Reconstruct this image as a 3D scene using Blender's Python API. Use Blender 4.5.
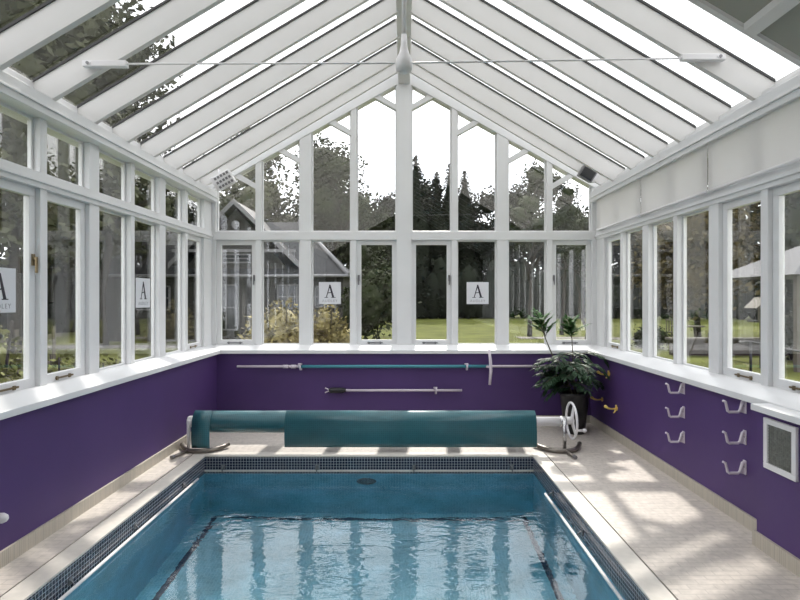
import bpy, bmesh, math, random
from mathutils import Vector, Matrix, noise
random.seed(7)
C = bpy.context.scene
for o in list(bpy.data.objects): bpy.data.objects.remove(o)
COL = C.collection
PI = math.pi

# ------------------------------------------------------------------ camera, sky, sun, exposure
cam_d = bpy.data.cameras.new('camera'); cam = bpy.data.objects.new('camera', cam_d); COL.objects.link(cam)
cam.location = (0, 0, 1.6); cam.rotation_euler = (PI/2, 0, 0)
cam_d.sensor_width = 36; cam_d.lens = 546/800*36
cam_d.shift_x = -4/800; cam_d.shift_y = -2/800
cam_d.clip_start = 0.05; cam_d.clip_end = 300
C.camera = cam

SKY_STRENGTH = 4.2
w = bpy.data.worlds.new('overcast_sky'); C.world = w; w.use_nodes = True
nt = w.node_tree; nt.nodes.clear()
out = nt.nodes.new('ShaderNodeOutputWorld'); bg = nt.nodes.new('ShaderNodeBackground')
tc = nt.nodes.new('ShaderNodeTexCoord'); nz = nt.nodes.new('ShaderNodeTexNoise'); cr = nt.nodes.new('ShaderNodeValToRGB')
nz.inputs['Scale'].default_value = 2.2; nz.inputs['Detail'].default_value = 4
cr.color_ramp.elements[0].position = .3; cr.color_ramp.elements[0].color = (.90, .94, 1.0, 1)
cr.color_ramp.elements[1].position = .65; cr.color_ramp.elements[1].color = (1, 1, 1, 1)
nt.links.new(tc.outputs['Generated'], nz.inputs['Vector']); nt.links.new(nz.outputs[0], cr.inputs[0])
nt.links.new(cr.outputs[0], bg.inputs[0]); bg.inputs[1].default_value = SKY_STRENGTH
nt.links.new(bg.outputs[0], out.inputs[0])

sd = bpy.data.lights.new('sun', 'SUN'); sun = bpy.data.objects.new('sun', sd); COL.objects.link(sun)
sd.energy = 6.5; sd.angle = math.radians(1.2); sd.color = (1, .95, .87)
el, az = math.radians(43), math.radians(4.5)
sv = Vector((math.sin(az)*math.cos(el), math.cos(az)*math.cos(el), math.sin(el)))
sun.rotation_euler = sv.to_track_quat('Z', 'Y').to_euler(); sun.location = (2, 20, 20)

C.view_settings.view_transform = 'Standard'; C.view_settings.look = 'None'
C.view_settings.exposure = -0.17; C.view_settings.gamma = 1; C.view_settings.use_curve_mapping = False

# ------------------------------------------------------------------ materials
MATS = {}
def mat(name, col, rough=.6, metal=0, noise_amt=0, noise_scale=8, bump=0, spec=.5, coat=0):
    m = bpy.data.materials.new(name); m.use_nodes = True; MATS[name] = m
    n = m.node_tree.nodes; l = m.node_tree.links; p = n['Principled BSDF']
    p.inputs['Base Color'].default_value = (*col, 1); p.inputs['Roughness'].default_value = rough
    p.inputs['Metallic'].default_value = metal; p.inputs['Specular IOR Level'].default_value = spec
    if coat: p.inputs['Coat Weight'].default_value = coat
    if noise_amt or bump:
        t = n.new('ShaderNodeTexCoord'); z = n.new('ShaderNodeTexNoise'); z.inputs['Scale'].default_value = noise_scale
        z.inputs['Detail'].default_value = 5
        l.new(t.outputs['Object'], z.inputs['Vector'])
        if noise_amt:
            r = n.new('ShaderNodeValToRGB'); r.color_ramp.elements[0].position = .3; r.color_ramp.elements[1].position = .7
            r.color_ramp.elements[0].color = (*[c*(1-noise_amt) for c in col], 1)
            r.color_ramp.elements[1].color = (*[min(1, c*(1+noise_amt)) for c in col], 1)
            l.new(z.outputs[0], r.inputs[0]); l.new(r.outputs[0], p.inputs['Base Color'])
        if bump:
            b = n.new('ShaderNodeBump'); b.inputs['Strength'].default_value = bump; b.inputs['Distance'].default_value = .01
            l.new(z.outputs[0], b.inputs['Height']); l.new(b.outputs[0], p.inputs['Normal'])
    return m
def brick(name, c1, c2, mortar, bw, bh, ms, rough=.4, offset=0.0, bias=0, noise_mix=0, noise_scale=6, smooth=.1, spec=.5):
    m = bpy.data.materials.new(name); m.use_nodes = True; MATS[name] = m
    n = m.node_tree.nodes; l = m.node_tree.links; p = n['Principled BSDF']
    uv = n.new('ShaderNodeUVMap'); b = n.new('ShaderNodeTexBrick'); l.new(uv.outputs[0], b.inputs['Vector'])
    b.offset = offset; b.squash = 1; b.inputs['Scale'].default_value = 1
    b.inputs['Color1'].default_value = (*c1, 1); b.inputs['Color2'].default_value = (*c2, 1); b.inputs['Mortar'].default_value = (*mortar, 1)
    b.inputs['Brick Width'].default_value = bw; b.inputs['Row Height'].default_value = bh
    b.inputs['Mortar Size'].default_value = ms; b.inputs['Mortar Smooth'].default_value = smooth; b.inputs['Bias'].default_value = bias
    src = b.outputs[0]
    if noise_mix:
        z = n.new('ShaderNodeTexNoise'); z.inputs['Scale'].default_value = noise_scale; z.inputs['Detail'].default_value = 6
        l.new(uv.outputs[0], z.inputs['Vector'])
        mr = n.new('ShaderNodeMapRange'); mr.inputs[1].default_value = .3; mr.inputs[2].default_value = .7
        mr.inputs[3].default_value = 1-noise_mix; mr.inputs[4].default_value = 1+noise_mix*.5
        l.new(z.outputs[0], mr.inputs[0])
        mx = n.new('ShaderNodeVectorMath'); mx.operation = 'SCALE'; l.new(b.outputs[0], mx.inputs[0]); l.new(mr.outputs[0], mx.inputs[3])
        src = mx.outputs[0]
    l.new(src, p.inputs['Base Color']); p.inputs['Roughness'].default_value = rough; p.inputs['Specular IOR Level'].default_value = spec
    return m
WHITE = mat('white_gloss_paint', (.70, .705, .712), .35, noise_amt=.03, noise_scale=3)
DARKR = mat('rear_room_darkness', (.10, .095, .09), .7)  # darkness of an open, unlit rear room put into the wall colour
WHITE2 = mat('white_rafter_paint', (.62, .61, .595), .45, noise_amt=.03, noise_scale=2)
PURPLE = mat('purple_wall_paint', (.064, .030, .132), .55, noise_amt=.10, noise_scale=1.4)
SEAL = mat('black_glazing_seal', (.05, .05, .05), .7)
STONE = brick('cream_stone_floor', (.62, .565, .51), (.57, .52, .47), (.50, .455, .41), .15, .05, .0035, .5, .5, noise_mix=.16, noise_scale=22)
COPE = mat('pale_coping_stone', (.66, .62, .56), .5, noise_amt=.06, noise_scale=20)
BASE = brick('beige_mosaic_skirting', (.47, .42, .35), (.38, .345, .29), (.52, .48, .42), .016, .10, .002, .5)
NAVY = brick('navy_mosaic_tile', (.012, .016, .036), (.02, .026, .055), (.42, .44, .47), .0285, .0275, .0021, .2)
POOLM = brick('teal_mosaic_tile', (.17, .48, .63), (.12, .39, .53), (.25, .56, .70), .0275, .0275, .002, .3, noise_mix=.25, noise_scale=3)
LINEM = brick('dark_line_tile', (.01, .02, .06), (.02, .04, .09), (.03, .08, .13), .0275, .0275, .002, .3)
DARK = mat('dark_slot', (.03, .027, .025), .8)
CHROME = mat('brushed_steel', (.55, .55, .56), .25, 1)
STEELW = mat('white_coated_metal', (.72, .71, .72), .35)
PINKW = mat('pale_lilac_plastic', (.62, .56, .62), .35)
BRASS = mat('polished_brass', (.90, .66, .20), .4, .4)
BRONZE = mat('aged_bronze', (.22, .17, .10), .4, .8)
GREYM = mat('grey_metal', (.20, .20, .21), .4, .7)
COVER = brick('teal_bubble_cover', (.026, .115, .140), (.022, .10, .12), (.036, .14, .165), .02, .02, .003, .33, noise_mix=.2, noise_scale=3, spec=.6)
TUBEB = mat('bent_steel_tube', (.22, .20, .18), .35, .8)
BLUEPOLE = mat('teal_pole', (.05, .24, .30), .35)
POT = mat('black_plastic_pot', (.012, .012, .014), .4)
SOIL = mat('dark_compost', (.03, .02, .015), .95)
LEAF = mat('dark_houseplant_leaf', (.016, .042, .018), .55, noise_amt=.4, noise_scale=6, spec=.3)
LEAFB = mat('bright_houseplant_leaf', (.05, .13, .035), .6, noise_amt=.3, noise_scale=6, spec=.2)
STEM = mat('brown_plant_stem', (.09, .08, .05), .7)
GRILLE = mat('grey_vent_mesh', (.16, .165, .15), .6, noise_amt=.25, noise_scale=60)

INK = mat('black_ink', (.015, .013, .025), .5)
INKG = mat('grey_ink', (.30, .30, .33), .5)
CEILP = mat('grey_green_ceiling_board', (.30, .30, .26), .7)
# exterior
GRASS = mat('mown_lawn', (.090, .100, .024), .9, noise_amt=.35, noise_scale=.8, spec=.1)
PAVE = mat('pale_paving', (.12, .11, .095), .8, noise_amt=.15)
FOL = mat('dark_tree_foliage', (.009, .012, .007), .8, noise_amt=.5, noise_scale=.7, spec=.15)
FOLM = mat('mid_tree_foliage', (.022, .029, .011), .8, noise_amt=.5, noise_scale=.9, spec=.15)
FOLY = mat('yellow_variegated_foliage', (.21, .18, .075), .7, noise_amt=.8, noise_scale=7, spec=.2)
FOLG = mat('yellow_green_shrub_foliage', (.15, .16, .045), .7, noise_amt=.7, noise_scale=7, spec=.2)
FOLO = mat('golden_tree_foliage', (.085, .068, .026), .8, noise_amt=.7, noise_scale=1.2, spec=.15)
FOLL = mat('grey_green_larch_foliage', (.07, .075, .042), .8, noise_amt=.4, noise_scale=.7, spec=.15)
BARK = mat('dark_bark', (.03, .024, .018), .9)
SLATE = brick('dark_slate_roof', (.011, .012, .014), (.016, .017, .02), (.006, .006, .007), .25, .14, .012, .6, .5)
BOARD = brick('grey_weatherboard', (.026, .025, .021), (.022, .021, .018), (.01, .01, .009), 3, .16, .012, .7, .5)
XWHITE = mat('exterior_white_paint', (.18, .18, .19), .6)
BRICKW = brick('brown_brick', (.05, .03, .022), (.04, .025, .018), (.055, .05, .04), .22, .075, .012, .8, .5)
DGLASS = mat('dark_house_window', (.015, .018, .022), .08)
XROOF = mat('pale_grey_felt_roof', (.07, .072, .078), .8)
BLACKM = mat('black_iron', (.01, .01, .01), .5)
GWOOD = mat('grey_teak', (.09, .08, .06), .7)

def glassmat(name, tint, ior):
    m = bpy.data.materials.new(name); m.use_nodes = True; MATS[name] = m
    n = m.node_tree.nodes; l = m.node_tree.links; n.clear()
    o = n.new('ShaderNodeOutputMaterial'); mx = n.new('ShaderNodeMixShader'); t = n.new('ShaderNodeBsdfTransparent')
    g = n.new('ShaderNodeBsdfGlossy'); f = n.new('ShaderNodeFresnel')
    g.inputs['Roughness'].default_value = 0.0; f.inputs[0].default_value = ior; t.inputs[0].default_value = (*tint, 1)
    ge = n.new('ShaderNodeNewGeometry'); mr = n.new('ShaderNodeMapRange'); mr.inputs[3].default_value = ior; mr.inputs[4].default_value = 1/ior
    l.new(ge.outputs['Backfacing'], mr.inputs[0]); l.new(mr.outputs[0], f.inputs[0])
    l.new(f.outputs[0], mx.inputs[0]); l.new(t.outputs[0], mx.inputs[1]); l.new(g.outputs[0], mx.inputs[2]); l.new(mx.outputs[0], o.inputs[0])
    return m
GLASS = glassmat('window_glass', (.92, .92, .92), 1.85)
ROOFG = glassmat('roof_glass', (.77, .77, .77), 1.5)
def watermat():
    m = bpy.data.materials.new('pool_water'); m.use_nodes = True
    n = m.node_tree.nodes; l = m.node_tree.links; n.clear()
    o = n.new('ShaderNodeOutputMaterial'); g = n.new('ShaderNodeBsdfGlass'); g.inputs['IOR'].default_value = 1.42
    g.inputs['Roughness'].default_value = 0.0; g.inputs['Color'].default_value = (.97, 1, 1, 1)
    t = n.new('ShaderNodeTexCoord'); mp = n.new('ShaderNodeMapping'); mp.inputs['Scale'].default_value = (.75, 1.5, 1)
    z = n.new('ShaderNodeTexNoise'); z.inputs['Scale'].default_value = 9; z.inputs['Detail'].default_value = 2.5; z.inputs['Distortion'].default_value = .6
    z2 = n.new('ShaderNodeTexNoise'); z2.inputs['Scale'].default_value = 1.3; z2.inputs['Detail'].default_value = 1
    mm = n.new('ShaderNodeMath'); mm.operation = 'MULTIPLY'
    ad = n.new('ShaderNodeMapRange'); ad.inputs[1].default_value = .35; ad.inputs[2].default_value = .7; ad.inputs[3].default_value = .15; ad.inputs[4].default_value = 1
    b = n.new('ShaderNodeBump'); b.inputs['Strength'].default_value = .46; b.inputs['Distance'].default_value = .012
    l.new(t.outputs['Object'], mp.inputs[0]); l.new(mp.outputs[0], z.inputs['Vector']); l.new(mp.outputs[0], z2.inputs['Vector'])
    l.new(z2.outputs[0], ad.inputs[0]); l.new(ad.outputs[0], mm.inputs[1]); l.new(z.outputs[0], mm.inputs[0])
    z3 = n.new('ShaderNodeTexNoise'); z3.inputs['Scale'].default_value = 26; z3.inputs['Detail'].default_value = 1.5; l.new(mp.outputs[0], z3.inputs['Vector'])
    ma = n.new('ShaderNodeMath'); ma.operation = 'MULTIPLY_ADD'; ma.inputs[1].default_value = .05; l.new(z3.outputs[0], ma.inputs[0]); l.new(mm.outputs[0], ma.inputs[2])
    l.new(ma.outputs[0], b.inputs['Height']); l.new(b.outputs[0], g.inputs['Normal']); l.new(g.outputs[0], o.inputs[0])
    return m
WATER = watermat()
def blindmat():
    m = bpy.data.materials.new('white_blind_fabric'); m.use_nodes = True
    n = m.node_tree.nodes; l = m.node_tree.links; n.clear()
    o = n.new('ShaderNodeOutputMaterial'); mx = n.new('ShaderNodeMixShader'); mx.inputs[0].default_value = .42
    d = n.new('ShaderNodeBsdfDiffuse'); t = n.new('ShaderNodeBsdfTranslucent')
    d.inputs[0].default_value = (.80, .79, .78, 1); t.inputs[0].default_value = (.78, .77, .755, 1)
    l.new(d.outputs[0], mx.inputs[1]); l.new(t.outputs[0], mx.inputs[2]); l.new(mx.outputs[0], o.inputs[0])
    return m
BLIND = blindmat()
CARD = blindmat(); CARD.name = 'white_sticker'; CARD.node_tree.nodes['Mix Shader'].inputs[0].default_value = .35; CARD.node_tree.nodes['Diffuse BSDF'].inputs[0].default_value = (.86, .87, .90, 1); CARD.node_tree.nodes['Translucent BSDF'].inputs[0].default_value = (.5, .51, .54, 1)

# ------------------------------------------------------------------ mesh helpers
class MB:
    def __init__(s): s.bm = bmesh.new()
    def poly(s, pts):
        vs = [s.bm.verts.new(p) for p in pts]; return s.bm.faces.new(vs)
    def hexa(s, P):            # 8 points: bottom 4 ccw, top 4 ccw
        v = [s.bm.verts.new(p) for p in P]
        for f in ((0,3,2,1),(4,5,6,7),(0,1,5,4),(1,2,6,5),(2,3,7,6),(3,0,4,7)): s.bm.faces.new([v[i] for i in f])
        return s
    def box(s, x0, x1, y0, y1, z0, z1):
        x0, x1 = min(x0,x1), max(x0,x1); y0, y1 = min(y0,y1), max(y0,y1); z0, z1 = min(z0,z1), max(z0,z1)
        return s.hexa([(x0,y0,z0),(x1,y0,z0),(x1,y1,z0),(x0,y1,z0),(x0,y0,z1),(x1,y0,z1),(x1,y1,z1),(x0,y1,z1)])
    def prism(s, pts, vec):    # planar polygon extruded along vec
        vec = Vector(vec); a = [s.bm.verts.new(p) for p in pts]; b = [s.bm.verts.new(Vector(p)+vec) for p in pts]
        n = len(pts); s.bm.faces.new(a[::-1]); s.bm.faces.new(b)
        for i in range(n): s.bm.faces.new([a[i], a[(i+1)%n], b[(i+1)%n], b[i]])
        return s
    def tube(s, pts, r, seg=10, caps=True):
        pts = [Vector(p) for p in pts]; rs = r if isinstance(r, (list, tuple)) else [r]*len(pts)
        rings = []; up = None
        for i, p in enumerate(pts):
            d = (pts[min(i+1, len(pts)-1)] - pts[max(i-1, 0)]).normalized()
            if up is None: up = Vector((0,0,1)) if abs(d.z) < .9 else Vector((1,0,0))
            a = d.cross(up).normalized(); b = a.cross(d).normalized(); up = b
            rings.append([s.bm.verts.new(p + (a*math.cos(t*2*PI/seg) + b*math.sin(t*2*PI/seg))*rs[i]) for t in range(seg)])
        for i in range(len(rings)-1):
            for k in range(seg):
                f = s.bm.faces.new([rings[i][k], rings[i][(k+1)%seg], rings[i+1][(k+1)%seg], rings[i+1][k]]); f.smooth = True
        if caps: s.bm.faces.new(rings[0][::-1]); s.bm.faces.new(rings[-1])
        return s
    def lathe(s, c, prof, seg=28, axis='z'):
        c = Vector(c); rings = []
        for r, h in prof:
            ring = []
            for k in range(seg):
                t = 2*PI*k/seg
                if axis == 'z': v = Vector((r*math.cos(t), r*math.sin(t), h))
                elif axis == 'x': v = Vector((h, r*math.cos(t), r*math.sin(t)))
                else: v = Vector((r*math.sin(t), h, r*math.cos(t)))
                ring.append(s.bm.verts.new(c+v))
            rings.append(ring)
        for i in range(len(rings)-1):
            for k in range(seg):
                f = s.bm.faces.new([rings[i][k], rings[i][(k+1)%seg], rings[i+1][(k+1)%seg], rings[i+1][k]]); f.smooth = True
        s.bm.faces.new(rings[0][::-1]); s.bm.faces.new(rings[-1])
        return s
    def ball(s, c, r, sub=2, sc=(1,1,1), rough=0):
        ret = bmesh.ops.create_icosphere(s.bm, subdivisions=sub, radius=1)
        for v in ret['verts']:
            q = v.co.normalized(); k = 1 + (noise.noise(q*2.3 + Vector(c))*rough if rough else 0)
            v.co = Vector((c[0]+q.x*r*sc[0]*k, c[1]+q.y*r*sc[1]*k, c[2]+q.z*r*sc[2]*k))
            for f in v.link_faces: f.smooth = True
        return s
def link(o): COL.objects.link(o); return o
def obj(name, mb, m, parent=None, bevel=0, normals=True):
    bm = mb.bm
    if normals: bmesh.ops.recalc_face_normals(bm, faces=bm.faces)
    uvl = bm.loops.layers.uv.new('UVMap')
    for f in bm.faces:
        n = f.normal; ax = max(range(3), key=lambda i: abs(n[i]))
        for lp in f.loops:
            c = lp.vert.co
            lp[uvl].uv = (c.y, c.z) if ax == 0 else ((c.x, c.z) if ax == 1 else (c.x, c.y))
    off = Vector((0,0,0))
    if parent is not None:
        p = parent
        while p is not None: off += p.location; p = p.parent
        for v in bm.verts: v.co -= off
    me = bpy.data.meshes.new(name); bm.to_mesh(me); bm.free()
    me.materials.append(m)
    o = link(bpy.data.objects.new(name, me))
    if parent is not None: o.parent = parent
    if bevel:
        b = o.modifiers.new('bevel', 'BEVEL'); b.width = bevel; b.segments = 2; b.limit_method = 'ANGLE'
    return o
def tag(o, label=None, cat=None, group=None, kind=None):
    if label: o['label'] = label
    if cat: o['category'] = cat
    if group: o['group'] = group
    if kind: o['kind'] = kind
    return o
def thing(name, loc, label, cat, group=None, kind=None):
    o = link(bpy.data.objects.new(name, None)); o.location = loc; o.empty_display_size = .1
    return tag(o, label, cat, group, kind)
def struct(name, label=None, loc=(0,0,0)):
    o = link(bpy.data.objects.new(name, None)); o.location = loc; o['kind'] = 'structure'
    if label: o['label'] = label; o['category'] = name.split('_')[0]
    return o
def sobj(name, mb, m, label=None, bevel=0):
    o = obj(name, mb, m, None, bevel); o['kind'] = 'structure'
    if label: o['label'] = label; o['category'] = name.split('_')[0]
    return o
def copy_tree(o, parent=None):
    c = o.copy(); COL.objects.link(c)
    if parent is not None: c.parent = parent
    for ch in list(o.children): copy_tree(ch, c)
    return c

# ------------------------------------------------------------------ dimensions
WX, YB, YR = 2.40, 7.0, -3.1        # purple wall faces, rear
WW, YW = 2.52, 7.15                 # window wall faces
PX0, PX1, PY0, PY1 = -2.02, 1.31, -2.2, 5.53
WZ = -.162
ZSILL = .985; ZT0, ZT1 = 2.36, 2.47; ZH = 2.85; ZP = 2.985
rz = lambda x: 4.645 - .594*abs(x)   # underside of roof glass

# floor
mb = MB(); c = .135
mb.box(-WX, PX0-c-.012, YR, YB, -.2, 0); mb.box(PX1+c+.012, WX, YR, YB, -.2, 0)
mb.box(PX0-c-.012, PX1+c+.012, PY1+c, YB, -.2, 0); mb.box(PX0-c-.012, PX1+c+.012, YR, PY0-c, -.2, 0)
sobj('floor', mb, STONE, 'cream stone tiled floor around the pool')
mb = MB(); mb.box(PX0-c-.012, PX0-c, PY0-c, PY1+c, -.05, -.008); mb.box(PX1+c, PX1+c+.012, PY0-c, PY1+c, -.05, -.008)
sobj('trim_1', mb, DARK, 'dark drainage slot running beside the pool coping')

# purple walls
mb = MB(); mb.box(-WX-.25, -WX, YR-.2, YB+.25, -.2, .90); wl = sobj('wall_left', mb, PURPLE, 'purple painted low wall on the left')
mb = MB(); mb.box(WX, WX+.25, YR-.2, YB+.25, -.2, .90); mb.box(2.28, WX+.01, YR, 3.53, -.01, .90)
wr = sobj('wall_right', mb, PURPLE, 'purple painted low wall on the right, stepping out near the camera')
mb = MB(); mb.box(-WX, WX, YB, YB+.25, -.2, .90); sobj('wall_back', mb, PURPLE, 'dark purple low wall below the gable windows')
mb = MB(); mb.prism([(-2.7,YR,-.2),(2.7,YR,-.2),(2.7,YR,3.0),(0,YR,4.58),(-2.7,YR,3.0)], (0,-.2,0)); sobj('wall_rear', mb, DARKR, 'plain gable wall behind the camera, coloured dark for an unlit room')
# baseboards
for nm, bx in (('baseboard_left', [(-WX-.005,-WX+.018,YR,YB,0,.095)]), ('baseboard_back', [(-WX,WX,YB-.018,YB+.005,0,.095)]),
               ('baseboard_right', [(WX-.018,WX+.005,3.53,YB,0,.095),(2.262,2.285,YR,3.548,0,.095),(2.28,WX,3.53,3.5478,0,.095)])):
    mb = MB()
    for b in bx: mb.box(*b)
    sobj(nm, mb, BASE, 'beige mosaic skirting along the ' + nm.split('_')[1] + ' wall')
# sills (sloping top, square nosing)
def sill_profile(u0, u1): return [(u0, .89), (u0, .935), (u1, ZSILL+.003), (u1+.14, ZSILL+.003), (u1+.14, .89)]
mb = MB()
mb.prism([(-a, YR, z) for a, z in sill_profile(2.34, WW)], (0, YW-YR+.1, 0)); sobj('trim_2', mb, WHITE, 'white window sill along the left wall', .004)
mb = MB()
mb.prism([(a, YR, z) for a, z in sill_profile(2.34, WW)], (0, YW-YR+.1, 0))
mb.box(2.22, 2.36, YR, 3.50, .885, .925); sobj('trim_3', mb, WHITE, 'white window sill along the right wall', .004)
mb = MB(); mb.prism([(-WW, a, z) for a, z in sill_profile(YB-.05, YW)], (2*WW, 0, 0)); sobj('trim_4', mb, WHITE, 'white window sill along the back wall', .004)

# frame of the window walls
def wb(mb, side, u0, u1, z0, z1, d0, d1):
    if side == 'L': return mb.box(-(WW+d0), -(WW+d1), u0, u1, z0, z1)
    if side == 'R': return mb.box(WW+d0, WW+d1, u0, u1, z0, z1)
    return mb.box(u0, u1, YW+d0, YW+d1, z0, z1)
pairs = [7.03-1.256*k for k in range(9)]            # far edges of thick mullions
bays = []                                           # (y0, y1, kind) near->far inside each pair
mull = []
for k in range(8):
    far = (pairs[k]-.14); near = pairs[k+1]
    mid = (far+near)/2; mull.append((mid-.035, mid+.035)); mull.append((near-.14, near))
    cas = k in (0, 3, 4, 7) or False
    bays.append((mid+.035, far, k, 1)); bays.append((near, mid-.035, k, 0))
tn = 5
for side, nm in (('L', 'left'), ('R', 'right')):
    mb = MB()
    for a, b in mull: wb(mb, side, a, b, ZSILL-.02, ZH+.02, 0, .092)
    wb(mb, side, 6.89, YW+.14, ZSILL-.02, ZH+.02, 0, .092)
    wb(mb, side, YR, YW, ZT0, ZT1, -.012, .14); wb(mb, side, YR, YW, ZT0+.035, ZT0+.06, -.03, .0)
    sobj(f'trim_{tn}', mb, WHITE, f'white mullions and transom of the {nm} window wall', .003); tn += 1
    mb = MB(); wb(mb, side, YR, YW, ZH, ZP, -.08, .2); wb(mb, side, YR, YW, ZH+.045, ZH+.06, -.095, -.08)
    wb(mb, side, YR, YW, ZP-.01, 3.10, .05, .14)
    if side == 'R': wb(mb, side, YR, YW, ZP-.01, 3.03, -.04, .06)
    sobj(f'trim_{tn}', mb, WHITE, f'white eaves beam above the {nm} windows', .003); tn += 1
MX = [(1.907, .072), (1.292, .15), (.660, .072)]
mb = MB()
rb = lambda x: 4.447 - .5625*abs(x)
for x, wd in MX:
    for s in (-1, 1):
        a, b = s*x-wd/2, s*x+wd/2
        mb.prism([(a,YW,ZSILL-.02),(b,YW,ZSILL-.02),(b,YW,rb(b)+.03),(a,YW,rb(a)+.03)], (0,.14,0))
mb.box(-.098, .098, YW-.012, YW+.14, ZSILL-.02, rb(0)+.02)
mb.box(-WW, -.098, YW-.008, YW+.14, ZT0, ZT1); mb.box(.098, WW, YW-.008, YW+.14, ZT0, ZT1)
for s in (-1, 1):
    mb.box(s*WW, s*(WW-.055), YW, YW+.14, ZSILL-.02, 3.05)
sobj(f'trim_{tn}', mb, WHITE, 'white mullions, king post and transom of the back gable', .003); tn += 1
mb = MB()
for s in (-1, 1):
    mb.prism([(0,YW-.01,rb(0)),(s*2.7,YW-.01,rb(2.7)),(s*2.7,YW-.01,rz(2.7)-.015),(0,YW-.01,rz(0)-.03)], (0,.16,0))
sobj(f'trim_{tn}', mb, WHITE, 'white sloping rake frame of the back gable', .003); tn += 1
# braces making pointed heads to the gable panes
edges = [(.098, .624), (.696, 1.217), (1.367, 1.871), (1.943, 2.465)]
mb = MB()
for a, b in edges:
    m_ = (a+b)/2
    for s in (-1, 1):
        z1 = rb(m_) + .02; z0 = rb(a)-.30+.0
        z0 = rb(m_) - .5625*(m_-a) - .0
        mb.prism([(s*a,YW+.01,z0-.03),(s*(m_+.03),YW+.01,z1-.035),(s*(m_+.03),YW+.01,z1+.045),(s*a,YW+.01,z0+.04)], (0,.09,0))
sobj(f'trim_{tn}', mb, WHITE, 'short white diagonal braces heading each gable pane'); tn += 1

# windows: each one is a frame with pane, casements also handle and stay
wn = 1
def window(side, u0, u1, z0, z1, casement, handle_at=1, label=None, topf=None):
    global wn
    f = .060 if casement else .018
    d0, d1 = (.036, .078) if casement else (.050, .078)
    mb = MB(); zt = (lambda u: z1) if topf is None else topf
    if topf is None:
        wb(mb, side, u0, u1, z0, z0+f+.005*casement, d0, d1); wb(mb, side, u0, u1, z1-f, z1, d0, d1)
        wb(mb, side, u0, u0+f, z0+f, z1-f, d0, d1); wb(mb, side, u1-f, u1, z0+f, z1-f, d0, d1)
    else:
        wb(mb, side, u0, u1, z0, z0+f, d0, d1)
        for a, b in ((u0, u0+f), (u1-f, u1)):
            mb.prism([(a,YW+d0,z0+f),(b,YW+d0,z0+f),(b,YW+d0,zt(b)),(a,YW+d0,zt(a))], (0,d1-d0,0))
    fr = obj(f'window_{wn}', mb, WHITE, None, .003); fr['kind'] = 'structure'
    fr['label'] = label or 'white framed window'; fr['category'] = 'window'
    mb = MB(); g0, g1 = .058, .066; e = f*.8
    if topf is None: wb(mb, side, u0+e, u1-e, z0+e, z1-e, g0, g1)
    else: mb.prism([(u0+e,YW+g0,z0+e),(u1-e,YW+g0,z0+e),(u1-e,YW+g0,zt(u1-e)),(u0+e,YW+g0,zt(u0+e))], (0,g1-g0,0))
    obj('pane', mb, GLASS, fr)
    if casement and z0 < 2:
      if side == 'B' or (side == 'L' and handle_at):
        hu = u1-.03 if handle_at else u0+.03; zc = (z0+z1)/2+.19
        mb = MB(); wb(mb, side, hu-.012, hu+.012, zc-.04, zc+.04, d0-.012, d0+.002)
        wb(mb, side, hu-.008, hu+.008, zc-.09, zc+.01, d0-.035, d0-.022); wb(mb, side, hu-.007, hu+.007, zc, zc+.02, d0-.035, d0-.01)
        obj('handle', mb, BRONZE if side != 'B' else GREYM, fr, .002)
      if True:
        q = (u0+u1)/2
        mb = MB(); wb(mb, side, q-.12, q+.08, z0+.022, z0+.034, d0-.016, d0-.004)
        for uu in (q-.10, q+.05): wb(mb, side, uu-.01, uu+.01, z0+.012, z0+.04, d0-.010, d0+.002)
        obj('stay', mb, BRONZE if side != 'B' else GREYM, fr)
    wn += 1
    return fr
for s in (-1, 1):
    sd_ = 'left' if s < 0 else 'right'
    for i, (a, b) in enumerate(edges):
        lo, hi = (a, b) if s > 0 else (-b, -a)
        if i == 3: lo, hi = (a, WW-.055) if s > 0 else (-(WW-.055), -a)
        cas = i in (0, 3); nm = ['beside the king post', 'second from the king post', 'third from the king post', 'beside the corner'][i]
        hat = (1 if (s > 0) == (i == 0) else 0)
        window('B', lo, hi, ZSILL, ZT0, cas, hat, f'lower gable window {nm}, {sd_} half')
        window('B', lo, hi, ZT1, 3, False, 0, f'upper pointed gable window {nm}, {sd_} half', topf=lambda u: rb(u)+.02)
for side in 'LR':
    sd_ = 'left' if side == 'L' else 'right'
    for (a, b, k, isfar) in bays:
        cas = (k == 0 and isfar) or k == 2 or k == 3 or (k > 3)
        window(side, a, b, ZSILL, ZT0, cas, 0 if isfar else 1, f'tall window of the {sd_} wall')
        fr = window(side, a, b, ZT1, ZH, False, 0, f'small top window of the {sd_} wall')

# ------------------------------------------------------------------ glazed ceiling
ceil = struct('ceiling', 'pitched glass roof carried on deep white rafters')
ysr = [6.87-.514*k for k in range(20)]
for s in (-1, 1):
    mb = MB()
    t = .008
    mb.prism([(s*.07, YR, rz(.07)), (s*2.72, YR, rz(2.72)), (s*2.72, YR, rz(2.72)+t), (s*.07, YR, rz(.07)+t)], (0, YW-YR+.15, 0))
    obj('roof_glass', mb, ROOFG, ceil)
    for k, y in enumerate(ysr):
        d = .15 if k == 0 else (.23 if k == 1 else .215)
        mb = MB(); mb.prism([(s*.03, y, rz(.03)-d), (s*2.60, y, rz(2.60)-d), (s*2.60, y, rz(2.60)-.004), (s*.03, y, rz(.03)-.004)], (0, .044, 0))
        r = obj('rafter', mb, WHITE2, ceil)
        mb = MB()
        for yy in (y-.010, y+.044):
            mb.prism([(s*.09, yy, rz(.09)-.022), (s*2.57, yy, rz(2.57)-.022), (s*2.57, yy, rz(2.57)-.003), (s*.09, yy, rz(.09)-.003)], (0, .010, 0))
        obj('glazing_seal', mb, SEAL, r)
mb = MB(); mb.box(-.075, .075, YR, YW+.1, 4.40, 4.64); obj('ridge_beam', mb, WHITE2, ceil, .004)
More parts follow.
